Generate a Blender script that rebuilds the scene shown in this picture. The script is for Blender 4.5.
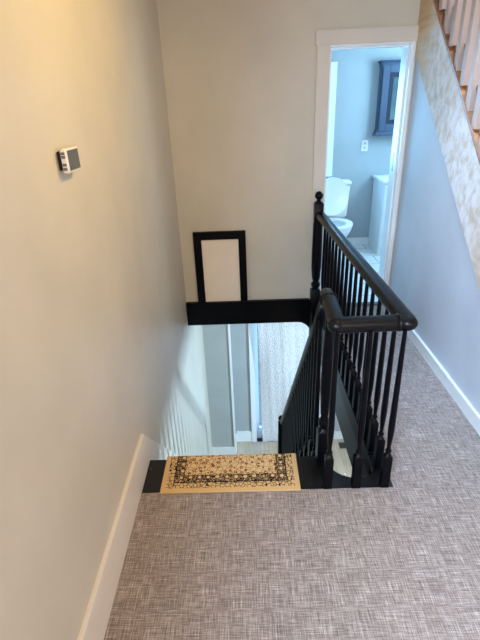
import bpy, bmesh, math, random
from mathutils import Vector, Matrix
random.seed(7)
S = bpy.context.scene
col = S.collection
for o in list(bpy.data.objects): bpy.data.objects.remove(o)

# ---------------------------------------------------------------- camera
F_PX, PITCH, YAW, ROLL, CH = 442.5565, .4501, -.0225, -.0418, 1.6666
fw = Vector((math.sin(YAW)*math.cos(PITCH), math.cos(YAW)*math.cos(PITCH), -math.sin(PITCH)))
rt = Vector((math.cos(YAW), -math.sin(YAW), 0)); up = rt.cross(fw)
c_, s_ = math.cos(ROLL), math.sin(ROLL)
rt, up = c_*rt+s_*up, -s_*rt+c_*up
cam = bpy.data.objects.new('camera', bpy.data.cameras.new('camera')); col.objects.link(cam)
M = Matrix((rt, up, -fw)).transposed().to_4x4(); M.translation = (0, 0, CH)
cam.matrix_world = M
cam.data.sensor_fit = 'VERTICAL'; cam.data.sensor_height = 32; cam.data.lens = F_PX/640*32
cam.data.clip_start = .05
S.camera = cam

# ---------------------------------------------------------------- world, lights, exposure
W = bpy.data.worlds.new('world'); S.world = W; W.use_nodes = True
W.node_tree.nodes['Background'].inputs[0].default_value = (.45, .68, 1, 1)
W.node_tree.nodes['Background'].inputs[1].default_value = .6
S.view_settings.view_transform = 'Standard'; S.view_settings.look = 'None'
S.view_settings.gamma = 1; S.view_settings.use_curve_mapping = False
S.view_settings.exposure = 0.07

def area(name, loc, direction, sx, sy, power, color):
    l = bpy.data.lights.new(name, 'AREA'); l.shape = 'RECTANGLE'; l.size = sx; l.size_y = sy
    l.energy = power; l.color = color
    o = bpy.data.objects.new(name, l); col.objects.link(o); o.location = loc
    o.rotation_euler = Vector(direction).to_track_quat('-Z', 'Y').to_euler()
    return o
DAY = (.38, .72, 1.0)
area('bathroom_daylight', (.58, 5.78, 1.46), (0, -1, -.15), .80, 1.06, 68, (.19, .58, 1.0))
area('bathroom_side_fill', (2.36, 4.75, 1.75), (-1, .25, -.25), .7, .8, 56, (.44, .74, 1.0))  # added fill lamp to brighten the bathroom, no known source
area('hall_side_daylight', (2.86, 3.05, -.85), (-1, 0, -.12), .12, .70, 190, (.54, .79, 1.0))
area('hall_rear_fill', (1.6, -.06, -1.45), (-.1, 1, 0), 1.0, 1.2, 20, (1.0, .80, .62))  # added fill lamp facing the curtain from behind
area('hall_door_daylight', (.52, 5.30, -1.6), (0, -1, 0), .85, 2.0, 50, (.20, .50, 1.0))
wl = area('landing_fill', (-.52, -.45, 1.65), (1, .5, -.3), .8, .9, 172, (.50, .72, 1.0))  # added cool fill lamp for the right wall and carpet
wl.data.spread = math.radians(120)
sk = area('corridor_fill', (1.0, 2.5, 2.48), (.1, -.05, -1), .3, 1.0, 11, (.40, .62, 1.0))  # added overhead fill lamp for the corridor carpet
sk.data.spread = math.radians(70)
area('rear_fill', (.75, -1.95, 1.5), (0, 1, -.1), 1.3, 1.2, 50, (1, .80, .66))  # added warm fill lamp behind the camera for the far wall
area('stair_fill', (1.75, 2.2, 3.85), (0, 0, -1), .7, 1.6, 42, (.95, .92, .95))  # added fill lamp in the stair shaft to light the pickets

# ---------------------------------------------------------------- materials
def lin(c):
    return tuple(((x/255)/12.92 if x/255 <= .04045 else ((x/255+.055)/1.055)**2.4) for x in c)+(1,)
class N:
    def __init__(s, name, rough=.6, base=(200, 200, 200), metal=0, spec=.5):
        s.m = bpy.data.materials.new(name); s.m.use_nodes = True; s.t = s.m.node_tree
        s.b = s.t.nodes['Principled BSDF']
        s.b.inputs['Base Color'].default_value = lin(base); s.b.inputs['Roughness'].default_value = rough
        s.b.inputs['Metallic'].default_value = metal; s.b.inputs['Specular IOR Level'].default_value = spec
        s.tc = None
    def n(s, typ, **k):
        x = s.t.nodes.new(typ)
        for a, b in k.items(): setattr(x, a, b)
        return x
    def l(s, a, b): s.t.links.new(a, b)
    def co(s, scale=(1, 1, 1), rot=(0, 0, 0), out='Object'):
        if not s.tc: s.tc = s.n('ShaderNodeTexCoord')
        m = s.n('ShaderNodeMapping'); m.inputs['Scale'].default_value = scale; m.inputs['Rotation'].default_value = rot
        s.l(s.tc.outputs[out], m.inputs[0]); return m.outputs[0]
    def noise(s, scale=5, detail=3, vec=None, rough=.5):
        x = s.n('ShaderNodeTexNoise'); x.inputs['Scale'].default_value = scale
        x.inputs['Detail'].default_value = detail; x.inputs['Roughness'].default_value = rough
        s.l(vec if vec else s.co(), x.inputs['Vector']); return x.outputs['Fac']
    def ramp(s, fac, stops, interp='LINEAR'):
        r = s.n('ShaderNodeValToRGB'); r.color_ramp.interpolation = interp
        e = r.color_ramp.elements
        while len(e) < len(stops): e.new(.5)
        for i, (p, c) in enumerate(stops):
            e[i].position = p; e[i].color = c if len(c) == 4 else lin(c)
        s.l(fac, r.inputs[0]); return r.outputs[0]
    def mix(s, fac, a, b, mode='MIX'):
        x = s.n('ShaderNodeMix', data_type='RGBA', blend_type=mode)
        for i, v in ((0, fac), (6, a), (7, b)):
            if isinstance(v, (int, float)): x.inputs[i].default_value = v
            elif isinstance(v, tuple): x.inputs[i].default_value = v if len(v) == 4 else lin(v)
            else: s.l(v, x.inputs[i])
        return x.outputs[2]
    def math(s, op, a, b=None, c=None):
        x = s.n('ShaderNodeMath', operation=op)
        for i, v in enumerate((a, b, c)):
            if v is None: continue
            if isinstance(v, (int, float)): x.inputs[i].default_value = v
            else: s.l(v, x.inputs[i])
        return x.outputs[0]
    def col(s, x): s.l(x, s.b.inputs['Base Color']); return s
    def bump(s, h, strength=.2, dist=.002):
        x = s.n('ShaderNodeBump'); x.inputs['Strength'].default_value = strength; x.inputs['Distance'].default_value = dist
        s.l(h, x.inputs['Height']); s.l(x.outputs[0], s.b.inputs['Normal']); return s

def paint(name, c, rough=.5, amt=.04, bump=.08):
    p = N(name, rough)
    f = p.noise(3, 4)
    d = tuple(max(0, int(v*(1-amt))) for v in c)
    p.col(p.ramp(f, [(.3, d), (.7, c)]))
    p.bump(p.noise(180, 2), bump, .001)
    return p.m
WALL = paint('greige_wall_paint', (207, 199, 183), .45)
WALLR = paint('right_wall_paint', (200, 205, 212), .6, .05)
BATHW = paint('bathroom_wall_paint', (162, 174, 180), .5)
LOWW = paint('lower_hall_paint', (176, 180, 179), .5)
CEIL = paint('ceiling_paint', (232, 228, 220), .7)
CASING = paint('casing_paint', (214, 205, 192), .4, .02, .02)
TRIM = paint('trim_paint', (232, 224, 212), .35, .02, .02)
WHITE = paint('white_gloss_paint', (238, 240, 240), .3, .02, .02)
PANELP = paint('pale_panel_paint', (246, 233, 216), .45)
PLASTIC = paint('white_plastic', (226, 224, 218), .35, .02, .02)
CERAM = N('white_ceramic', .28, (236, 240, 242)).m
BLACK = N('black_gloss_paint', .34, (4, 5, 9), 0, .14); BLACK.bump(BLACK.noise(60, 3), .12, .001); BLACK = BLACK.m
RAILB = N('worn_black_handrail_paint', .34, spec=.2)
RAILB.col(RAILB.ramp(RAILB.noise(30, 5), [(.3, (8, 8, 10)), (.66, (12, 11, 13)), (.85, (30, 24, 22))]))
RAILB.bump(RAILB.noise(50, 3), .15, .001); RAILB = RAILB.m
METAL = N('dark_metal', .35, (120, 118, 112), 1).m
CHROME = N('chrome', .12, (220, 222, 225), 1).m
SCREEN = N('grey_screen', .22, (84, 84, 82)).m
DARK = N('dark_recess', .8, (20, 20, 22)).m
BLUE = paint('navy_blue_paint', (56, 76, 102), .4, .06)
NAVY = paint('deep_navy_paint', (20, 34, 54), .75, .06)
MIRROR = N('mirror_glass', .03, (200, 232, 250), 1).m
g = N('clear_window_glass', .05)
tr = g.n('ShaderNodeBsdfTransparent'); gl = g.n('ShaderNodeBsdfGlossy'); gl.inputs['Roughness'].default_value = .05
mx = g.n('ShaderNodeMixShader'); mx.inputs[0].default_value = .08
g.l(tr.outputs[0], mx.inputs[1]); g.l(gl.outputs[0], mx.inputs[2])
g.l(mx.outputs[0], g.t.nodes['Material Output'].inputs[0]); GLASS = g.m

# board with paint flecks
p = N('black_floor_board_paint', .32)
v = p.n('ShaderNodeTexVoronoi'); v.inputs['Scale'].default_value = 42; p.l(p.co(), v.inputs['Vector'])
fl = p.math('LESS_THAN', v.outputs['Distance'], .075)
sel = p.math('GREATER_THAN', p.noise(9, 2), .58)
p.col(p.mix(p.math('MULTIPLY', fl, sel), (10, 10, 11), (170, 168, 160)))
BOARD = p.m

# woven carpet: long light and dark threads along both directions
p = N('woven_grey_carpet', .95, spec=.15)
a = p.noise(1, 2, p.co((480, 20, 1)), .6); b = p.noise(1, 2, p.co((20, 480, 1)), .6)
a2 = p.noise(1, 2, p.co((280, 7, 1)), .6); b2 = p.noise(1, 2, p.co((7, 280, 1)), .6)
ca = p.ramp(a, [(.36, (0, 0, 0)), (.66, (255, 255, 255))]); cb = p.ramp(b, [(.36, (0, 0, 0)), (.66, (255, 255, 255))])
w1 = p.mix(.5, ca, cb)
w2 = p.mix(.5, p.ramp(a2, [(.42, (0, 0, 0)), (.68, (255, 255, 255))]), p.ramp(b2, [(.42, (0, 0, 0)), (.68, (255, 255, 255))]))
w = p.mix(.42, w1, w2)
weave = p.ramp(w, [(.10, (98, 86, 79)), (.40, (147, 134, 126)), (.62, (182, 168, 159)), (.85, (228, 216, 207))])
p.col(weave); p.bump(w, .35, .003)
CARPET = p.m

# light oak planks downstairs
p = N('pale_oak_planks', .4)
br = p.n('ShaderNodeTexBrick'); br.inputs['Scale'].default_value = 1; br.inputs['Mortar Size'].default_value = .002
br.inputs['Brick Width'].default_value = 1.2; br.inputs['Row Height'].default_value = .11
br.inputs['Color1'].default_value = lin((196, 172, 148)); br.inputs['Color2'].default_value = lin((180, 154, 128)); br.inputs['Mortar'].default_value = lin((120, 105, 88))
p.l(p.co((1, 1, 1), (0, 0, math.pi/2)), br.inputs['Vector'])
p.col(p.mix(.25, br.outputs[0], p.ramp(p.noise(1, 4, p.co((60, 4, 1))), [(.3, (150, 132, 110)), (.7, (222, 208, 188))])))
OAKF = p.m

# white marble-look tiles, offset pattern
p = N('white_floor_tile', .22)
br = p.n('ShaderNodeTexBrick'); br.inputs['Scale'].default_value = 1; br.inputs['Mortar Size'].default_value = .006
br.inputs['Brick Width'].default_value = .6; br.inputs['Row Height'].default_value = .3
br.inputs['Color1'].default_value = lin((236, 238, 238)); br.inputs['Color2'].default_value = lin((228, 231, 232)); br.inputs['Mortar'].default_value = lin((120, 125, 128))
p.l(p.co((1, 1, 1), (0, 0, 0)), br.inputs['Vector'])
p.col(p.mix(.3, br.outputs[0], p.ramp(p.noise(3, 6), [(.4, (205, 210, 214)), (.6, (242, 243, 243))])))
TILE = p.m

# plywood skirt smeared with joint compound
p = N('dusted_plywood', .75)
wood = p.ramp(p.noise(1, 4, p.co((1, 3, 30), (math.radians(-40), 0, 0))), [(.3, (198, 160, 116)), (.7, (220, 188, 146))])
n1 = p.noise(16, 9, p.co((1, 1.2, .9), (math.radians(-30), 0, 0)), .75)
dust = p.ramp(n1, [(.40, (0, 0, 0)), (.56, (255, 255, 255))])
sep = p.n('ShaderNodeSeparateXYZ'); p.l(p.co(), sep.inputs[0])
band = p.ramp(p.math('DIVIDE', sep.outputs['Y'], 4), [(.24, (110, 110, 110)), (.32, (235, 235, 235)), (.50, (245, 245, 245)), (.57, (30, 30, 30))])
dm = p.mix(1.0, dust, band, 'MULTIPLY')
bmix = p.ramp(p.math('DIVIDE', sep.outputs['Y'], 4), [(.22, (90, 90, 90)), (.32, (205, 205, 205)), (.50, (205, 205, 205)), (.57, (10, 10, 10))])
base = p.mix(bmix, wood, (206, 200, 192))
p.col(p.mix(dm, base, (238, 237, 235))); p.bump(n1, .8, .01)
PLY = p.m
p = N('orange_pine', .4)
p.col(p.ramp(p.noise(1, 4, p.co((4, 4, 40))), [(.3, (138, 90, 56)), (.7, (172, 120, 78))])); PINE = p.m
PICKET = paint('pale_picket_paint', (190, 168, 154), .5)
PINKW = paint('stair_wall_paint', (200, 180, 166), .55)

# quilted white curtain
p = N('white_damask_curtain', .8, (226, 228, 230))
v = p.n('ShaderNodeTexVoronoi', feature='F1'); v.inputs['Scale'].default_value = 1
q = p.n('ShaderNodeVectorMath', operation='ADD')
nn = p.n('ShaderNodeTexNoise'); nn.inputs['Scale'].default_value = 9; p.l(p.co(), nn.inputs['Vector'])
p.l(p.co((70, 70, 60)), q.inputs[0])
sc = p.n('ShaderNodeVectorMath', operation='SCALE'); sc.inputs['Scale'].default_value = 5; p.l(nn.outputs['Color'], sc.inputs[0])
p.l(sc.outputs[0], q.inputs[1]); p.l(q.outputs[0], v.inputs['Vector'])
p.col(p.ramp(v.outputs['Distance'], [(.1, (232, 234, 236)), (.75, (208, 210, 214))]))
p.bump(v.outputs['Distance'],   .9, .012); CURT = p.m

# stair mat: gold ground, dark floral border (object space, metres)
MX0, MX1, MY0, MY1 = -.455, .222, 1.548, 1.80
p = N('persian_stair_mat', .95, spec=.1)
sep = p.n('ShaderNodeSeparateXYZ'); p.l(p.co(), sep.inputs[0])
X, Y = sep.outputs['X'], sep.outputs['Y']
du = p.math('MINIMUM', X, p.math('SUBTRACT', MX1-MX0, X))
d = p.math('MINIMUM', du, Y)
gold, cream, dk, rust, olive = (212, 176, 122), (216, 184, 134), (44, 30, 28), (136, 70, 48), (96, 84, 52)
def vor(scale, feature='F1', rnd=1.0):
    v = p.n('ShaderNodeTexVoronoi', feature=feature); v.inputs['Scale'].default_value = scale
    v.inputs['Randomness'].default_value = rnd; p.l(p.co(), v.inputs['Vector']); return v.outputs['Distance']
wv = p.n('ShaderNodeTexWave', wave_type='RINGS'); wv.inputs['Scale'].default_value = 14; wv.inputs['Distortion'].default_value = 14
wv.inputs['Detail'].default_value = 1; wv.inputs['Detail Scale'].default_value = 3; p.l(p.co(), wv.inputs['Vector'])
scroll = p.math('LESS_THAN', vor(38, 'DISTANCE_TO_EDGE', 1.0), .04)
fieldc = p.mix(scroll, cream, (136, 106, 66))
v1 = vor(34, 'F1', .7)
fieldc = p.mix(p.math('LESS_THAN', v1, .30), fieldc, rust)
fieldc = p.mix(p.math('LESS_THAN', v1, .13), fieldc, cream)
v2 = vor(22, 'F1', .1)
wv2 = p.n('ShaderNodeTexWave', wave_type='RINGS'); wv2.inputs['Scale'].default_value = 24; wv2.inputs['Distortion'].default_value = 9
wv2.inputs['Detail'].default_value = 1; wv2.inputs['Detail Scale'].default_value = 4; p.l(p.co(), wv2.inputs['Vector'])
bord = p.mix(p.math('GREATER_THAN', wv2.outputs['Fac'], .84), dk, gold)
bord = p.mix(p.math('LESS_THAN', v2, .34), bord, dk)
bord = p.mix(p.math('LESS_THAN', v2, .29), bord, cream)
bord = p.mix(p.math('LESS_THAN', v2, .15), bord, rust)
scb = p.mix(p.math('LESS_THAN', vor(52, 'DISTANCE_TO_EDGE', 1.0), .065), gold, dk)
def step(x): return p.math('GREATER_THAN', d, x)
c = p.mix(p.math('GREATER_THAN', d, .024), gold, scb)
c = p.mix(step(.058), c, dk); c = p.mix(step(.063), c, bord)
c = p.mix(step(.103), c, dk); c = p.mix(step(.107), c, scb)
c = p.mix(step(.118), c, fieldc)
p.col(c); p.bump(p.noise(500, 2), .4, .002); MAT = p.m

# ---------------------------------------------------------------- mesh helpers
class MB:
    def __init__(s): s.b = bmesh.new()
    def box(s, x0, x1, y0, y1, z0, z1, bev=0, seg=2):
        r = bmesh.ops.create_cube(s.b, size=1)
        bmesh.ops.scale(s.b, vec=(x1-x0, y1-y0, z1-z0), verts=r['verts'])
        bmesh.ops.translate(s.b, vec=((x0+x1)/2, (y0+y1)/2, (z0+z1)/2), verts=r['verts'])
        if bev:
            ed = list({e for v in r['verts'] for e in v.link_edges})
            bmesh.ops.bevel(s.b, geom=ed, offset=bev, segments=seg, affect='EDGES', profile=.5)
        return s
    def rings(s, rings, cap=True, closed=False):
        vs = [[s.b.verts.new(p) for p in r] for r in rings]
        n = len(vs[0])
        idx = range(len(vs)) if closed else range(len(vs)-1)
        for i in idx:
            A, B = vs[i], vs[(i+1) % len(vs)]
            for k in range(n): s.b.faces.new((A[k], A[(k+1) % n], B[(k+1) % n], B[k]))
        if cap and not closed: s.b.faces.new(list(reversed(vs[0]))); s.b.faces.new(vs[-1])
        return s
    def lathe(s, cx, cy, prof, n=14):
        return s.rings([[(cx+r*math.cos(2*math.pi*k/n), cy+r*math.sin(2*math.pi*k/n), z) for k in range(n)] for r, z in prof])
    def turned(s, cx, cy, prof, n=16):
        """prof: (half-size, z, squareness 0..1)"""
        R = []
        for r, z, q in prof:
            ring = []
            for k in range(n):
                a = 2*math.pi*(k+.5)/n; c, d = math.cos(a), math.sin(a)
                m = 1/max(abs(c), abs(d)); f = (1-q)+q*m
                ring.append((cx+r*c*f, cy+r*d*f, z))
            R.append(ring)
        return s.rings(R)
    def sweep(s, path, w, h, n=16, power=2.6, cap=True):
        P = [Vector(p) for p in path]; R = []
        for i, q in enumerate(P):
            if i == 0: t = P[1]-P[0]
            elif i == len(P)-1: t = P[-1]-P[-2]
            else: t = (P[i+1]-q).normalized()+(q-P[i-1]).normalized()
            t.normalize(); side = t.cross(Vector((0, 0, 1)))
            side = side.normalized() if side.length > 1e-4 else Vector((1, 0, 0))
            u = side.cross(t).normalized()
            k = 1
            if 0 < i < len(P)-1:
                k = 1/max(.6, math.sqrt((1+(P[i+1]-q).normalized().dot((q-P[i-1]).normalized()))/2))
            ring = []
            for j in range(n):
                a = 2*math.pi*j/n; c, d = math.cos(a), math.sin(a)
                e = 2/power
                x = abs(c)**e*(1 if c > 0 else -1)*w/2*k; y = abs(d)**e*(1 if d > 0 else -1)*h/2
                ring.append(tuple(q+side*x+u*y))
            R.append(ring)
        return s.rings(R, cap)
    def ball(s, c, rx, ry=None, rz=None, n=14):
        r = bmesh.ops.create_uvsphere(s.b, u_segments=n, v_segments=n//2+2, radius=1)
        bmesh.ops.scale(s.b, vec=(rx, ry or rx, rz or rx), verts=r['verts'])
        bmesh.ops.translate(s.b, vec=c, verts=r['verts']); return s
    def prism(s, pts, axis, a, b):
        """extrude a 2-D outline along an axis ('x','y','z') from a to b"""
        def P(u, v, t):
            return {'x': (t, u, v), 'y': (u, t, v), 'z': (u, v, t)}[axis]
        return s.rings([[P(u, v, a) for u, v in pts], [P(u, v, b) for u, v in pts]])
    def build(s, name, mat, parent=None, smooth=False, origin=None):
        bmesh.ops.recalc_face_normals(s.b, faces=s.b.faces)
        off = Vector(origin) if origin else Vector((0, 0, 0))
        if parent:
            q = parent; w = Vector((0, 0, 0))
            while q: w += q.location; q = q.parent
            bmesh.ops.translate(s.b, vec=-w, verts=s.b.verts)
        elif origin: bmesh.ops.translate(s.b, vec=-off, verts=s.b.verts)
        me = bpy.data.meshes.new(name); s.b.to_mesh(me); s.b.free()
        me.materials.append(mat)
        if smooth:
            for f in me.polygons: f.use_smooth = True
            try: me.set_sharp_from_angle(angle=math.radians(42))
            except Exception: pass
        o = bpy.data.objects.new(name, me); col.objects.link(o)
        if parent: o.parent = parent
        elif origin: o.location = off
        return o
def tag(o, label=None, cat=None, group=None, kind=None):
    if label: o['label'] = label
    if cat: o['category'] = cat
    if group: o['group'] = group
    if kind: o['kind'] = kind
    return o
def thing(name, loc, label, cat, group=None):
    o = bpy.data.objects.new(name, None); o.empty_display_size = .1; col.objects.link(o); o.location = loc
    return tag(o, label, cat, group)
def struct(name, mb, mat, label, cat, smooth=False):
    return tag(mb.build(name, mat, None, smooth), label, cat, None, 'structure')

# ---------------------------------------------------------------- setting
L, R, YF, YE, YB = -.56, 1.25, 3.66, 1.56, 1.78
LOW = -2.7
BK = 5.587
TH = .20
# upper floor: landing and corridor, L-shaped
struct('floor', MB().prism([(L, -2), (2.2, -2), (2.2, YF+.02), (.66, YF+.02), (.66, YE), (L, YE)], 'z', -.12, 0), CARPET,
       'woven grey carpet on the landing and the corridor beside the banister', 'floor')
struct('floor', MB().box(-.3, 2.4, YF+.03, BK, -.12, .0), TILE, 'white tiled bathroom floor with dark joints seen through the doorway', 'floor')
struct('floor', MB().box(L, 2.7, 0, 5.4, LOW-.1, LOW), OAKF, 'pale wood floor at the foot of the descending stairs', 'floor')
struct('wall_left', MB().box(L-.12, L, -2, 4.84, LOW-.1, 2.5), WALL, 'long beige wall on the left running down past the stairwell', 'wall')
w = MB().box(L, .633, YF, YF+TH, -.12, 2.5).box(.633, 1.222, YF, YF+TH, 2.03, 2.5).box(1.222, 1.25, YF, YF+TH, -.0, 2.5)
struct('wall_far', w, WALL, 'beige wall above the stairwell beside the bathroom doorway', 'wall')
struct('wall_stair_end', MB().box(1.25, 2.2, YF, YF+TH, 0, 4), PINKW, 'wall closing the far end of the upper staircase', 'wall')
struct('wall_rear', MB().box(L, 2.2, -2.12, -2, 0, 4), WALL, 'wall behind the landing', 'wall')
struct('wall_stair_side', MB().box(2.2, 2.32, -2, YF+TH, 0, 4), PINKW, 'pinkish beige wall beyond the upper staircase', 'wall')
struct('wall_above', MB().box(1.25, 1.35, -2, YF, 2.6, 4), WALL, 'wall above the hall ceiling beside the stair shaft', 'wall')
struct('ceiling', MB().box(L, 1.35, -2, YF, 2.5, 2.6), CEIL, 'ceiling over the landing', 'ceiling')
struct('ceiling', MB().box(1.25, 2.32, -2.12, YF+TH, 4, 4.1), CEIL, 'ceiling over the upper stair shaft', 'ceiling')
# triangle wall below the upper stair
lo = lambda y: 1.909+.848*(y-3.594)
struct('wall_right', MB().prism([(1.36, 0), (YF, 0), (YF, lo(YF)+.02), (1.36, lo(1.36)+.02)], 'x', R, R+.08), WALLR,
       'smooth bluish white wall under the sloping staircase skirt', 'wall')
# bathroom shell
w = MB().box(-.3, .2, BK, BK+.12, -.12, 2.45).box(.96, 2.4, BK, BK+.12, -.12, 2.45)
w.box(.2, .96, BK, BK+.12, -.12, .93).box(.2, .96, BK, BK+.12, 1.97, 2.45)
struct('wall_bathroom_back', w, BATHW, 'pale blue grey wall behind the toilet', 'wall')
struct('wall_bathroom_left', MB().box(-.42, -.3, YF+TH, BK+.12, -.12, 2.45), BATHW, 'left side wall of the bathroom', 'wall')
struct('wall_bathroom_right', MB().box(2.4, 2.52, YF+TH, BK+.12, -.12, 2.45), BATHW, 'right side wall of the bathroom', 'wall')
struct('ceiling', MB().box(-.42, 2.52, YF+TH, BK+.12, 2.45, 2.55), CEIL, 'bathroom ceiling', 'ceiling')
# lower hall shell
struct('wall_lower_left', MB().box(L, -.245, 4.72, 5.13, LOW, -.12), LOWW, 'grey green wall segment at the foot of the stairs', 'wall')
w = MB().box(-.245, .02, 5.01, 5.13, LOW, -.12).box(.95, 2.7, 5.01, 5.13, LOW, -.12).box(.02, .95, 5.01, 5.13, -.62, -.12)
struct('wall_lower_far', w, LOWW, 'recessed wall around the curtained door opening downstairs', 'wall')
w = MB().box(2.7, 2.82, 0, 2.84, LOW, -.12).box(2.7, 2.82, 3.26, 5.13, LOW, -.12).box(2.7, 2.82, 2.84, 3.26, LOW, -1.30).box(2.7, 2.82, 2.84, 3.26, -.40, -.12)
struct('wall_lower_right', w, LOWW, 'right wall of the lower hall around its window', 'wall')
struct('wall_lower_rear', MB().box(L, 1.1, -.1, 0, LOW, -.12).box(2.1, 2.7, -.1, 0, LOW, -.12).box(1.1, 2.1, -.1, 0, LOW, -2.05).box(1.1, 2.1, -.1, 0, -.85, -.12), LOWW, 'rear wall of the lower hall', 'wall')
struct('ceiling', MB().box(L, 2.7, YF+TH, 5.13, -.2, -.121), CEIL, 'ceiling of the lower hall', 'ceiling') if False else None

# windows
wn = struct('window_1', MB().box(.16, .20, BK-.0, BK+.12, .93, 1.97).box(.92, .96, BK, BK+.12, .93, 1.97).box(.2, .92, BK, BK+.12, .93, .97).box(.2, .92, BK, BK+.12, 1.93, 1.97).box(.2, .92, BK+.04, BK+.07, 1.43, 1.46), WHITE, 'white bathroom window frame', 'window')
MB().box(.2, .92, BK+.05, BK+.055, .97, 1.93).build('pane', GLASS, wn)
wn = struct('window_2', MB().box(2.7, 2.82, 2.84, 2.87, -1.30, -.40).box(2.7, 2.82, 3.23, 3.26, -1.30, -.40).box(2.7, 2.82, 2.87, 3.23, -1.30, -1.27).box(2.7, 2.82, 2.87, 3.23, -.43, -.40), WHITE, 'window of the lower hall', 'window')
MB().box(2.75, 2.755, 2.87, 3.23, -1.27, -.43).build('pane', GLASS, wn)

def added_winframe(n, axis, c, u0, u1, z0, z1, label):  # frames added around the off-frame fill lamps
    f = MB(); a, b_ = c
    def bx(p0, p1, q0, q1):
        if axis == 'x': f.box(a, b_, p0, p1, q0, q1)
        elif axis == 'y': f.box(p0, p1, a, b_, q0, q1)
        else: f.box(p0, p1, q0, q1, a, b_)
    bx(u0-.07, u0, z0-.07, z1+.07); bx(u1, u1+.07, z0-.07, z1+.07); bx(u0, u1, z0-.07, z0); bx(u0, u1, z1, z1+.07)
    return struct('window_%d' % n, f, WHITE, label, 'window')
added_winframe(4, 'x', (L, L+.05), -.87, -.03, 1.18, 2.12, 'added window frame around the landing fill light behind the viewer')  # added, surrounds the cool landing fill lamp
added_winframe(5, 'y', (-2, -1.94), .08, 1.42, .88, 2.12, 'added window frame around the fill light behind the landing')  # added, surrounds the warm rear fill lamp
added_winframe(6, 'x', (2.35, 2.4), 4.38, 5.12, 1.36, 2.14, 'added window frame around the bathroom side fill light')  # added, surrounds the bathroom fill lamp
added_winframe(7, 'z', (2.45, 2.5), .84, 1.16, 1.98, 3.02, 'added narrow skylight frame around the corridor fill light')  # added, surrounds the overhead corridor fill lamp
added_winframe(8, 'z', (3.84, 4), 1.38, 2.12, 1.38, 3.02, 'added skylight frame around the fill light over the upper staircase')  # added, surrounds the stair shaft fill lamp
wn = struct('window_3', MB().box(1.1, 1.14, -.1, 0, -2.05, -.85).box(2.06, 2.1, -.1, 0, -2.05, -.85).box(1.14, 2.06, -.1, 0, -2.05, -2.01).box(1.14, 2.06, -.1, 0, -.89, -.85), WHITE, 'added window frame around the rear fill light of the lower hall', 'window')  # added opening for the lower hall's rear fill lamp
# trims
struct('trim_1', MB().box(.542, .633, YF-.02, YF-.0005, 0, 2.03).box(.53, 1.2, YF-.026, YF-.0005, 2.03, 2.118).box(1.2, 1.236, YF-.026, YF-.0005, 2.03, 2.118), CASING,
       'cream painted casing around the bathroom doorway', 'door casing')
jm = struct('door_1', MB().box(.633, .645, YF-.001, YF+TH+.01, 0, 2.018).box(1.210, 1.222, YF-.001, YF+TH+.01, 0, 2.018).box(1.2225, 1.236, YF-.012, YF+.0, 0, 2.03).box(.633, 1.222, YF-.001, YF+TH+.01, 2.018, 2.03)
       .box(1.198, 1.210, YF+.05, YF+.085, 0, 2.006).box(.645, .657, YF+.05, YF+.085, 0, 2.006).box(.645, 1.21, YF+.05, YF+.085, 2.006, 2.018), WHITE,
       'white door jamb and stop lining the bathroom doorway', 'door frame')
sp_ = MB().box(1.2075, 1.2105, YF+.12, YF+.15, 1.14, 1.28, .001, 1).build('strike_plate', METAL, jm); tag(sp_, 'metal strike plate')
struct('trim_2', MB().box(.645, 1.21, YF-.0, YF+.06, -.0, .012, .004), paint('grey_threshold_wood', (96, 92, 92), .5), 'dark grey threshold strip under the bathroom doorway', 'threshold')
struct('trim_3', MB().box(.97, 1.055, BK-.02, BK-.0005, .86, 2.06).box(.05, 1.055, BK-.024, BK-.0005, 1.97, 2.06).box(.07, .16, BK-.02, BK-.0005, .86, 1.97).box(.16, .97, BK-.03, BK-.0005, .86, .93), WHITE, 'white window casing left of the bathroom wall outlet', 'window casing')
# baseboards
bb = MB().box(L, L+.014, -2, YE+.18, 0, .20).box(L, L+.018, -2, YE+.18, .20, .212, .002, 1)
struct('baseboard_left', bb, TRIM, 'tall cream baseboard along the left wall of the landing', 'baseboard')
def sk(y): return .21-(y-1.741)*1.12
b = MB().prism([(1.741, .21), (1.741, -.02), (YB+.05, -.2), (4.0, LOW+.0), (4.30, LOW), (4.30, sk(4.2)+.1), (4.2, sk(4.2))], 'x', L, L+.012)
struct('trim_4', b, TRIM, 'sloping skirt board along the left wall beside the descending stairs', 'skirt board')
struct('baseboard_right', MB().box(R-.014, R, 1.37, YF-.021, 0, .072).box(R-.02, R, 1.37, YF-.021, .072, .094, .004, 2), WHITE, 'white baseboard with rounded cap along the right wall of the corridor', 'baseboard')
struct('baseboard_bathroom', MB().box(-.3, 2.4, BK-.014, BK, 0, .09), WHITE, 'white baseboard behind the toilet', 'baseboard')
struct('baseboard_lower_left', MB().box(L, -.23, 4.705, 4.72, LOW, LOW+.155).box(-.245, -.23, 4.72, 5.0, LOW, LOW+.155), WHITE, 'white baseboard on the wall segment at the stair foot', 'baseboard')
struct('baseboard_lower_far', MB().box(-.229, -.01, 4.995, 5.01, LOW, LOW+.18).box(1.06, 2.7, 4.995, 5.01, LOW, LOW+.13), WHITE, 'white baseboard beside the curtained door opening', 'baseboard')
struct('trim_5', MB().box(-.255, -.23, 4.705, 4.72, LOW+.155, -.12).box(-.245, -.23, 4.72, 4.745, LOW+.155, -.12), WHITE, 'narrow white corner bead on the projecting wall downstairs', 'corner trim')
struct('trim_6', MB().box(-.01, .06, 4.985, 5.0095, LOW, -.62).box(.93, 1.06, 4.985, 5.0095, LOW, -.62).box(-.01, 1.06, 4.985, 5.0095, -.62, -.52), WHITE, 'white casing around the curtained door opening', 'door casing')
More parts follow.
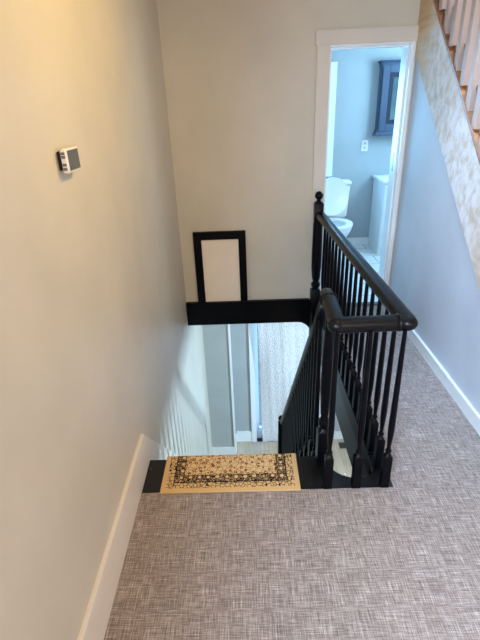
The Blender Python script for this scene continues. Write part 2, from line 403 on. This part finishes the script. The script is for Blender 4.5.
# glazed exterior door behind the curtain
d2 = struct('door_2', MB().box(.02, .10, 5.05, 5.09, LOW, -.62).box(.87, .95, 5.05, 5.09, LOW, -.62).box(.10, .87, 5.05, 5.09, LOW, LOW+.2).box(.10, .87, 5.05, 5.09, -.72, -.62), WHITE, 'white glazed door behind the hanging curtain', 'door')
MB().box(.10, .87, 5.065, 5.072, LOW+.2, -.72).build('pane', GLASS, d2)
struct('trim_7', MB().box(.06, .93, 4.99, 5.04, LOW, LOW+.015), DARK, 'black sill under the glazed door', 'door sill')

# black trims round the opening
def arc(cx, cy, r, a0, a1, n=8): return [(cx+r*math.cos(math.radians(a0+(a1-a0)*i/n)), cy+r*math.sin(math.radians(a0+(a1-a0)*i/n))) for i in range(n+1)]
pts = [(L+.0005, .095), (L+.0005, -.125)] + arc(.44, -.245, .12, 90, 0) + [(.56, -.42), (.635, -.42), (.635, .0), (.545, .0), (.545, .095)]
struct('trim_8', MB().prism(pts, 'y', YF-.035, YF-.0005), BLACK, 'black beam board at the foot of the far wall with rounded lower corner', 'beam')
pts = [(L+.015, YE), (.665, YE), (.665, YB), (.60, YB), (.60, 1.70)] + arc(.525, 1.70, .075, 0, -90, 6)[1:] + arc(.50, 1.745, .12, -90, -180, 6) + [(.38, YB), (L+.015, YB)]
nb = MB().prism(pts, 'z', -.035, .001)
struct('trim_9', nb, BOARD, 'black painted board edging the landing with a curved cut-out', 'landing edge')
struct('trim_10', MB().box(.60, .675, YB, YF-.036, -.02, .012, .004).box(.615, .66, YB, YF-.036, -.15, -.02), BLACK, 'black curb under the banister along the corridor edge', 'curb')
struct('trim_11', MB().box(.622, .645, 1.70, YF-.036, -.42, -.15), paint('charcoal_board', (46, 49, 54), .4), 'charcoal fascia board facing the stairwell below the corridor', 'fascia')
struct('trim_12', MB().box(L+.015, .60, YE-.02, YE, -.42, -.035).box(.60, .645, YE-.02, 1.70, -.42, -.035), BLACK, 'black riser board below the landing edge', 'fascia')
struct('ceiling', MB().box(.66, 2.7, 0, YF+.04, -.16, -.121).box(L, .66, 0, YE-.02, -.16, -.121), CEIL, 'underside of the corridor above the lower hall', 'ceiling')
struct('ceiling', MB().box(L, 2.7, YF+TH, 5.13, -.16, -.121).box(L, -.3, 4.0, 5.4, -.12, -.0), CEIL, 'ceiling of the lower hall', 'ceiling')

# ---------------------------------------------------------------- descending staircase
st = thing('staircase', (-.1, 2.9, LOW), 'black descending staircase below the patterned mat', 'staircase')
rise, run, nst = 2.7/13, .185, 12
for k in range(nst):
    z = -rise*(k+1); y0 = YB+run*k
    MB().box(L+.014, .36, y0-.02+.005, y0+run+.0, z-.03, z, .004, 1).build('tread', BLACK, st)
    MB().box(L+.014, .35, y0+run-.016, y0+run-.001, z-rise+.0, z-.03).build('riser', WHITE, st)
MB().prism([(YB, -.04), (YB, -.5), (3.75, LOW), (4.02, LOW), (4.02, LOW+.16)], 'x', .362, .385).build('stringer', BLACK, st)

# ---------------------------------------------------------------- banister
bn = thing('banister', (.6, YE+.05, 0), 'black painted turned banister with handrail around the stairwell opening', 'banister')
HZ = .857
def baluster(x, y, z0, z1, name='baluster', s=1.2, blk=.19):
    h = z1-z0; k = s
    kb = k*1.0; k = .97+(k-1)*.3
    pr = [(.0155*kb, 0, 1), (.0155*kb, blk-.008, 1), (.0115*kb, blk, .6), (.008*k, blk+.012, 0), (.0135*k, blk+.02, 0), (.0135*k, blk+.028, 0), (.008*k, blk+.036, 0),
          (.0095*k, blk+.06, 0), (.0135*k, blk+.12, 0), (.0145*k, blk+.17, 0), (.0135*k, blk+.24, 0), (.0105*k, h-.12, 0), (.0085*k, h, 0)]
    return MB().turned(x, y, [(r, z0+z, q) for r, z, q in pr], 12).build(name, BLACK, bn, True)
RX = .622
for i in range(17):
    y = 1.575+.1175*i
    baluster(RX, y, .012 if y > YB else .001, HZ-.02)
for x in (.352, .487): baluster(x, 1.575, .001, HZ-.02)
def railz(y): return .50-1.12*(y-2.13)
nb_ = 0
y = 1.86
while y < 3.86:
    zt = railz(y) if y > 2.0 else .74
    k = math.floor((y-YB)/run)+1
    baluster(.335, y, -rise*k, zt-.03, s=1.15, blk=.16)
    y += .0925
def newel(x, y, z0, z1, s, ball=True):
    h = z1-z0
    b = MB().turned(x, y, [(s, z0, 1), (s, z0+.2, 1), (s*.8, z0+.215, .4), (s*.62, z0+.225, 0), (s*.95, z0+.245, 0), (s*.95, z0+.265, 0), (s*.6, z0+.28, 0),
        (s*.85, z0+.32, 0), (s*1.02, z0+.42, 0), (s*1.02, z0+.5, 0), (s*.95, z1-.27, 0), (s*.85, z1-.235, 0), (s*.9, z1-.225, 0), (s*.9, z1-.205, 0), (s*.85, z1-.20, 1), (s*.85, z1-.10, 1), (s*.7, z1-.09, .5), (s*.4, z1-.08, 0), (s*.4, z1-.07, 0)], 20)
    o = b.build('newel_post', BLACK, bn, True)
    if ball: MB().ball((x, y, z1-.04), .033, .033, .034).build('finial', BLACK, o, True)
    return o
newel(.586, YF-.075, .0, 1.045, .041)
MB().turned(.586, YF-.075, [(.034, -.45, 0), (.041, -.42, 1), (.041, 0, 1)], 16).build('newel_drop', BLACK, bn, True)
newel(.352, 1.738, 0.001, HZ+.18, .034, False) if False else None
b = MB().turned(.352, 1.738, [(.03, .001, 1), (.03, .2, 1), (.024, .215, .4), (.017, .225, 0), (.028, .245, 0), (.028, .27, 0), (.017, .285, 0), (.021, .33, 0), (.027, .45, 0), (.026, .6, 0), (.02, .74, 0), (.02, HZ-.02, 0)], 20)
b.build('newel_post', BLACK, bn, True)
newel(.322, 3.95, LOW, -1.43, .038)
# handrail
def bez(a, b, c, n=6): 
    a, b, c = map(Vector, (a, b, c)); return [tuple((1-t)**2*a+2*t*(1-t)*b+t*t*c) for t in [i/n for i in range(n+1)]]
hr = MB()
hr.sweep([(.597, YF-.10, HZ), (.64, 1.615, HZ)], .072, .058, 18)
hr.sweep([(.64, 1.612, HZ-.004), (.352, 1.605, HZ-.004)], .070, .062, 18)
hr.sweep([(.356, 1.60, HZ), (.362, 1.75, HZ), (.366, 1.85, HZ)], .066, .060, 18)
hr.sweep([(.366, 1.85, HZ+.002), (.369, 1.90, HZ+.002), (.371, 1.945, HZ-.004), (.372, 1.962, HZ-.016)], .056, .054, 18, 2.2)
for cx, cy in ((.640, 1.605), (.354, 1.604)):
    hr.ball((cx, cy, HZ-.002), .039, .038, .032, 18)
hr.ball((.366, 1.86, HZ), .044, .016, .037, 16)
hr.ball((.602, 1.607, HZ), .018, .042, .036, 16)
hr.build('handrail', RAILB, bn, True)
yy = 4.0-.06
path = bez((.366, 1.86, HZ-.022), (.364, 1.95, HZ-.03), (.352, 1.99, .68)) + bez((.345, 2.02, .635), (.344, 2.08, .55), (.343, 2.16, railz(2.16)), 3) + [(.335, 3.92, railz(3.92))]
hr = MB().sweep(path, .055, .055, 16)
tag(hr.build('handrail', BLACK, bn, True), 'sloping black handrail descending with the stairs')
# small white paint chip on the landing edge
tag(MB().ball((.452, 1.645, .004), .006, .005, .004, 8).build('paint_chip', WHITE, None, True), 'small white chip lying on the black landing board', 'debris')

# ---------------------------------------------------------------- mat
m = MB().box(MX0, MX1, MY0, MY1-.012, .003, .012, .003, 2)
m.prism([(MY1-.02, .012), (MY1-.004, .009), (MY1+.002, -.002), (MY1+.002, -.06), (MY1-.006, -.06), (MY1-.008, -.004), (MY1-.02, .003)], 'x', MX0, MX1)
mt = m.build('stair_mat', MAT, None, origin=(MX0, MY0, 0))
tag(mt, 'gold and black floral patterned mat lying on the black landing edge', 'mat')

# ---------------------------------------------------------------- framed panel on the beam
fp = thing('framed_panel', (-.225, YF, .095), 'black upright frame around a pale panel standing on the black beam', 'framed panel')
x0, x1, z0, z1 = -.447, -.006, .096, .732
f = MB().box(x0, x0+.066, YF-.03, YF-.0008, z0, z1, .003, 1).box(x1-.062, x1, YF-.03, YF-.0008, z0, z1, .003, 1).box(x0+.066, x1-.062, YF-.03, YF-.0008, z1-.068, z1, .003, 1)
f.build('frame', BLACK, fp)
MB().box(x0+.066, x1-.062, YF-.012, YF-.0008, z0, z1-.068).build('panel', PANELP, fp)

# ---------------------------------------------------------------- thermostat
th = thing('thermostat', (L, 1.45, 1.535), 'small white thermostat with grey screen on the left beige wall', 'thermostat')
tb = MB().box(-.545, -.527, 1.393, 1.502, 1.502, 1.572, .004, 3).build('housing', PLASTIC, th, True)
MB().box(L+.0005, -.545, 1.405, 1.49, 1.51, 1.564, .002).build('backplate', DARK, th)
MB().box(-.5275, -.5255, 1.404, 1.496, 1.508, 1.566, .001, 1).build('screen', SCREEN, th)
for z in (1.515, 1.527, 1.549, 1.559):
    MB().box(-.5425, -.5305, 1.3922, 1.3938, z-.004, z+.004).build('vent_slot', paint('grey_slot', (110, 100, 110)), tb)

# ---------------------------------------------------------------- ceiling lamp (out of frame, lights the landing)
lm = thing('ceiling_lamp', (.55, 1.5, 2.5), 'round ceiling lamp above the landing', 'ceiling lamp')
MB().lathe(.55, 1.5, [(.09, 2.4995), (.09, 2.485), (.08, 2.475)], 24).build('base', WHITE, lm, True)
pl = bpy.data.lights.new('ceiling_lamp_light', 'SPOT'); pl.energy = 62; pl.spot_size = math.radians(125); pl.spot_blend = 1; pl.color = (1.0, .66, .16); pl.shadow_soft_size = .03
po = bpy.data.objects.new('ceiling_lamp_light', pl); col.objects.link(po); po.location = (.55, 1.5, 2.42)
po.rotation_euler = Vector((-1, .35, -.7)).to_track_quat('-Z', 'Y').to_euler()

# ---------------------------------------------------------------- upper staircase
us = thing('staircase', (1.72, 1.2, 0), 'upper staircase of orange wood with pale balusters and dusty skirt board', 'staircase')
TR = .2313; RS = .2155
steps = [(3.327-TR*k, 2.152-RS*k) for k in range(-1, 10)]
hi = lambda y: 2.223+.904*(y-3.406)
skb = MB().prism([(1.34, 0.0), (YF-.001, lo(YF)), (YF-.001, hi(YF)-.0), (.96, 0.012), (.97, 0.0)], 'x', 1.236, 1.268)
tag(skb.build('skirt_board', PLY, us), 'pale wooden skirt board smeared with white compound')
MB().prism([(.98, hi(.98)-.014), (YF-.001, hi(YF)-.014), (YF-.001, hi(YF)+.010), (.96, hi(.96)+.010)], 'x', 1.233, 1.272).build('edge_strip', PINE, us)
for i, (y, z) in enumerate(steps):
    y1 = min(y, YF-.002)
    MB().box(1.262, 2.199, y-TR-.022, y1, z-.028, z, .006, 2).build('tread', PINE, us)
    MB().box(1.272, 2.199, y-TR, y-TR+.02, max(0.0005, z-RS), z-.028).build('riser', PINE, us)
    for j, dy in enumerate((.03, .146)):
        yy = y-dy
        if yy > YF-.03: continue
        zb = z if j == 0 else min(z, hi(yy)-.01)
        MB().box(1.238, 1.274, yy-.024, yy+.024, max(zb, .001), z+.86+(.17-dy)*.93, .003, 1).build('baluster', PICKET, us)
saw = []
for y, z in reversed(steps): saw += [(y-TR+.02, z-.029), (min(y, YF-.003)+.0, z-.029)]
saw = [(saw[0][0], 0.001)]+saw+[(YF-.003, hi(YF)-.5)]
MB().prism(saw+[(1.3, 0.001)], 'x', 1.273, 1.30).build('stringer', PINE, us)
ya, yb = steps[-1][0]-.2, YF-.005
hz = lambda y: 2.152+RS+.86-.15+(y-3.327)*RS/TR
MB().sweep([(1.258, ya, hz(ya)+.03), (1.258, yb, hz(yb)+.03)], .06, .05, 14).build('handrail', PINE, us, True)

# ---------------------------------------------------------------- toilet
tx, ty = 1.03, 5.35
to = thing('toilet', (tx, 5.2, 0), 'white toilet with its lid raised against the tank', 'toilet')
def oval(cx, cy, z, rx, rf, rb, n=28, tilt=None):
    out = []
    for k in range(n):
        a = 2*math.pi*k/n; c, s = math.cos(a), math.sin(a)
        out.append((cx+rx*c*(1.0), cy+(rb if s > 0 else rf)*s, z))
    return out
MB().rings([oval(tx, 5.16, 0.0, .115, .20, .24), oval(tx, 5.16, .03, .11, .19, .24), oval(tx, 5.15, .16, .10, .17, .24), oval(tx, 5.12, .25, .135, .215, .27),
            oval(tx, 5.10, .33, .172, .265, .28), oval(tx, 5.09, .38, .185, .29, .28), oval(tx, 5.09, .40, .183, .288, .28),
            oval(tx, 5.07, .40, .13, .22, .16), oval(tx, 5.07, .34, .11, .19, .13), oval(tx, 5.08, .20, .07, .11, .09)]).build('bowl', CERAM, to, True)
R1 = [oval(tx, 5.08, .405, .192, .29, .23), oval(tx, 5.08, .422, .19, .287, .23), oval(tx, 5.075, .422, .115, .205, .13), oval(tx, 5.075, .405, .118, .208, .133)]
MB().rings(R1, closed=True).build('seat', CERAM, to, True)
# raised lid: upright oval leaning back on the tank
def lidring(y, k):
    out = []
    for i in range(32):
        a = 2*math.pi*i/32; c, s = math.cos(a), math.sin(a)
        zz = .655+(.225 if s > 0 else .205)*s*k
        out.append((tx+.188*abs(c)**.85*(1 if c > 0 else -1)*k, y+(zz-.43)*.12, zz))
    return out
MB().rings([lidring(5.292, .93), lidring(5.286, .99), lidring(5.296, 1), lidring(5.304, .97)]).build('lid', CERAM, to, True)
tk = MB().prism([(tx-.19, .40), (tx+.19, .40), (tx+.215, .79), (tx-.215, .79)], 'y', 5.375, 5.55)
bmesh.ops.bevel(tk.b, geom=tk.b.edges[:], offset=.018, segments=3, affect='EDGES')
tkk = tk.build('tank', CERAM, to, True)
MB().box(tx-.228, tx+.228, 5.362, 5.562, .79, .825, .012, 3).build('tank_lid', CERAM, tkk, True)
MB().box(tx-.19, tx-.12, 5.358, 5.373, .72, .738, .005, 2).build('flush_handle', CHROME, tkk, True)

# ---------------------------------------------------------------- vanity
va = thing('vanity', (1.9, 5.3, 0), 'white bathroom vanity cabinet right of the toilet', 'vanity')
cb = MB().box(1.562, 2.25, 5.13, BK-.016, 0.0, .825, .003, 1).build('cabinet', WHITE, va)
MB().box(1.54, 2.265, 5.105, BK-.002, .825, .858, .006, 2).build('countertop', CERAM, va, True)
for a0, a1 in ((1.575, 1.90), (1.912, 2.237)):
    dd = MB().box(a0, a1, 5.112, 5.130, .10, .80, .003, 1).build('door', WHITE, va)
    MB().ball(((a1-.03) if a0 < 1.7 else (a0+.03), 5.102, .62), .012).build('knob', CHROME, dd, True)
fb = MB().rings([oval(1.9, 5.35, .839, .06, .05, .05, 16), oval(1.9, 5.35, .845, .06, .05, .05, 16)]); 
fa = thing('faucet', (1.9, 5.48, .858), 'chrome faucet on the white vanity countertop', 'faucet')
fb.b.free()
MB().lathe(1.9, 5.48, [(.025, .858), (.022, .87), (.014, .88), (.014, .96)], 16).build('body', CHROME, fa, True)
MB().sweep([(1.9, 5.48, .94), (1.9, 5.44, .965), (1.9, 5.38, .95), (1.9, 5.36, .92)], .02, .02, 12, 2).build('spout', CHROME, fa, True)

# ---------------------------------------------------------------- blue mirror cabinet
mc = thing('mirror_cabinet', (1.80, BK, 1.30), 'blue framed mirror cabinet hanging above the white vanity', 'mirror cabinet')
X0, X1, Z0, Z1 = 1.525, 2.10, 1.335, 2.015
MB().box(X0, X1, BK-.10, BK-.0008, Z0, Z1, .003, 1).build('body', BLUE, mc)
for zz, sg in ((Z1, 1), (Z0, -1)):
    cr = MB()
    cr.rings([[(X0-e, BK-.0008, zz+sg*h), (X1+e, BK-.0008, zz+sg*h), (X1+e, BK-.105-e, zz+sg*h), (X0-e, BK-.105-e, zz+sg*h)] for e, h in ((.006, -.03), (.006, 0), (.012, .012), (.022, .02), (.025, .026), (.025, .034))])
    cr.build('crown_moulding' if sg > 0 else 'base_moulding', BLUE, mc)
fr = MB()
a, b_ = .085, .018
for (u0, u1, w0, w1) in ((X0+.01, X0+a, Z0+.01, Z1-.01), (X1-a, X1-.01, Z0+.01, Z1-.01), (X0+a, X1-a, Z0+.01, Z0+a), (X0+a, X1-a, Z1-a, Z1-.01)):
    fr.box(u0, u1, BK-.118, BK-.10, w0, w1, .003, 1)
dr = fr.build('door_frame', BLUE, mc)
fr = MB()
i0, i1 = X0+a, X1-a; k0, k1 = Z0+a, Z1-a; q = .045
for (u0, u1, w0, w1) in ((i0, i0+q, k0, k1), (i1-q, i1, k0, k1), (i0+q, i1-q, k0, k0+q), (i0+q, i1-q, k1-q, k1)):
    fr.box(u0, u1, BK-.113, BK-.10, w0, w1)
tag(fr.build('inner_frame', NAVY, dr), 'deeper navy inner border')
tag(MB().box(i0+q, i1-q, BK-.108, BK-.1005, k0+q, k1-q).build('mirror', MIRROR, dr), 'mirror glass')

# ---------------------------------------------------------------- outlet
ou = thing('wall_outlet', (1.425, BK, 1.19), 'white double outlet on the bathroom wall between toilet and vanity', 'outlet')
op = MB().box(1.388, 1.462, BK-.008, BK-.0008, 1.132, 1.252, .002, 2).build('cover_plate', PLASTIC, ou)
for z in (1.168, 1.216):
    r_ = MB().box(1.408, 1.442, BK-.011, BK-.008, z-.017, z+.017, .001, 1).build('receptacle', paint('receptacle_plastic', (205, 208, 208)), ou)
    MB().box(1.416, 1.419, BK-.0122, BK-.011, z-.006, z+.008).box(1.431, 1.434, BK-.0122, BK-.011, z-.006, z+.008).build('slot', DARK, r_)

# ---------------------------------------------------------------- curtain
cu = thing('curtain', (.5, 4.95, LOW), 'white textured fabric curtain hanging over the door opening downstairs', 'curtain')
b = bmesh.new(); nx, nz = 90, 40; rows = []
for j in range(nz+1):
    v_ = j/nz; z = -2.685+v_*2.22; row = []
    for i in range(nx+1):
        u = i/nx; x0_ = .142-.045*v_; x = x0_+u*(1.03-x0_)
        amp = .0015+.003*(1-v_)
        y = 4.925+amp*math.sin(u*26+1.2*math.sin(v_*2))+.002*math.sin(u*61+v_*3)+.022*math.sin((u*1.4+v_*1.9)*3)+.012*math.sin((u*4-v_*3.1)*2.3)
        row.append(b.verts.new((x-.5, y-4.95, z-LOW+.006*math.sin(u*20)*(j == 0))))
    rows.append(row)
for j in range(nz):
    for i in range(nx): b.faces.new((rows[j][i], rows[j][i+1], rows[j+1][i+1], rows[j+1][i]))
me = bpy.data.meshes.new('fabric'); b.to_mesh(me); b.free(); me.materials.append(CURT)
for f in me.polygons: f.use_smooth = True
o = bpy.data.objects.new('fabric', me); col.objects.link(o); o.parent = cu
sm = o.modifiers.new('thickness', 'SOLIDIFY'); sm.thickness = .003
MB().sweep([(-.0, 4.93, -.45), (1.1, 4.93, -.45)], .022, .022, 12, 2).build('rod', METAL, cu, True)

# ---------------------------------------------------------------- floor vent
fv = thing('floor_vent', (1.27, 4.87, LOW), 'small dark metal vent in the pale wood floor near the lower wall', 'floor vent')
MB().box(1.215, 1.325, 4.80, 4.92, LOW+.0005, LOW+.006, .001, 1).build('frame', METAL, fv)
for k in range(6): MB().box(1.225+k*.0165, 1.232+k*.0165, 4.81, 4.91, LOW+.006, LOW+.0085).build('slat', DARK, fv)
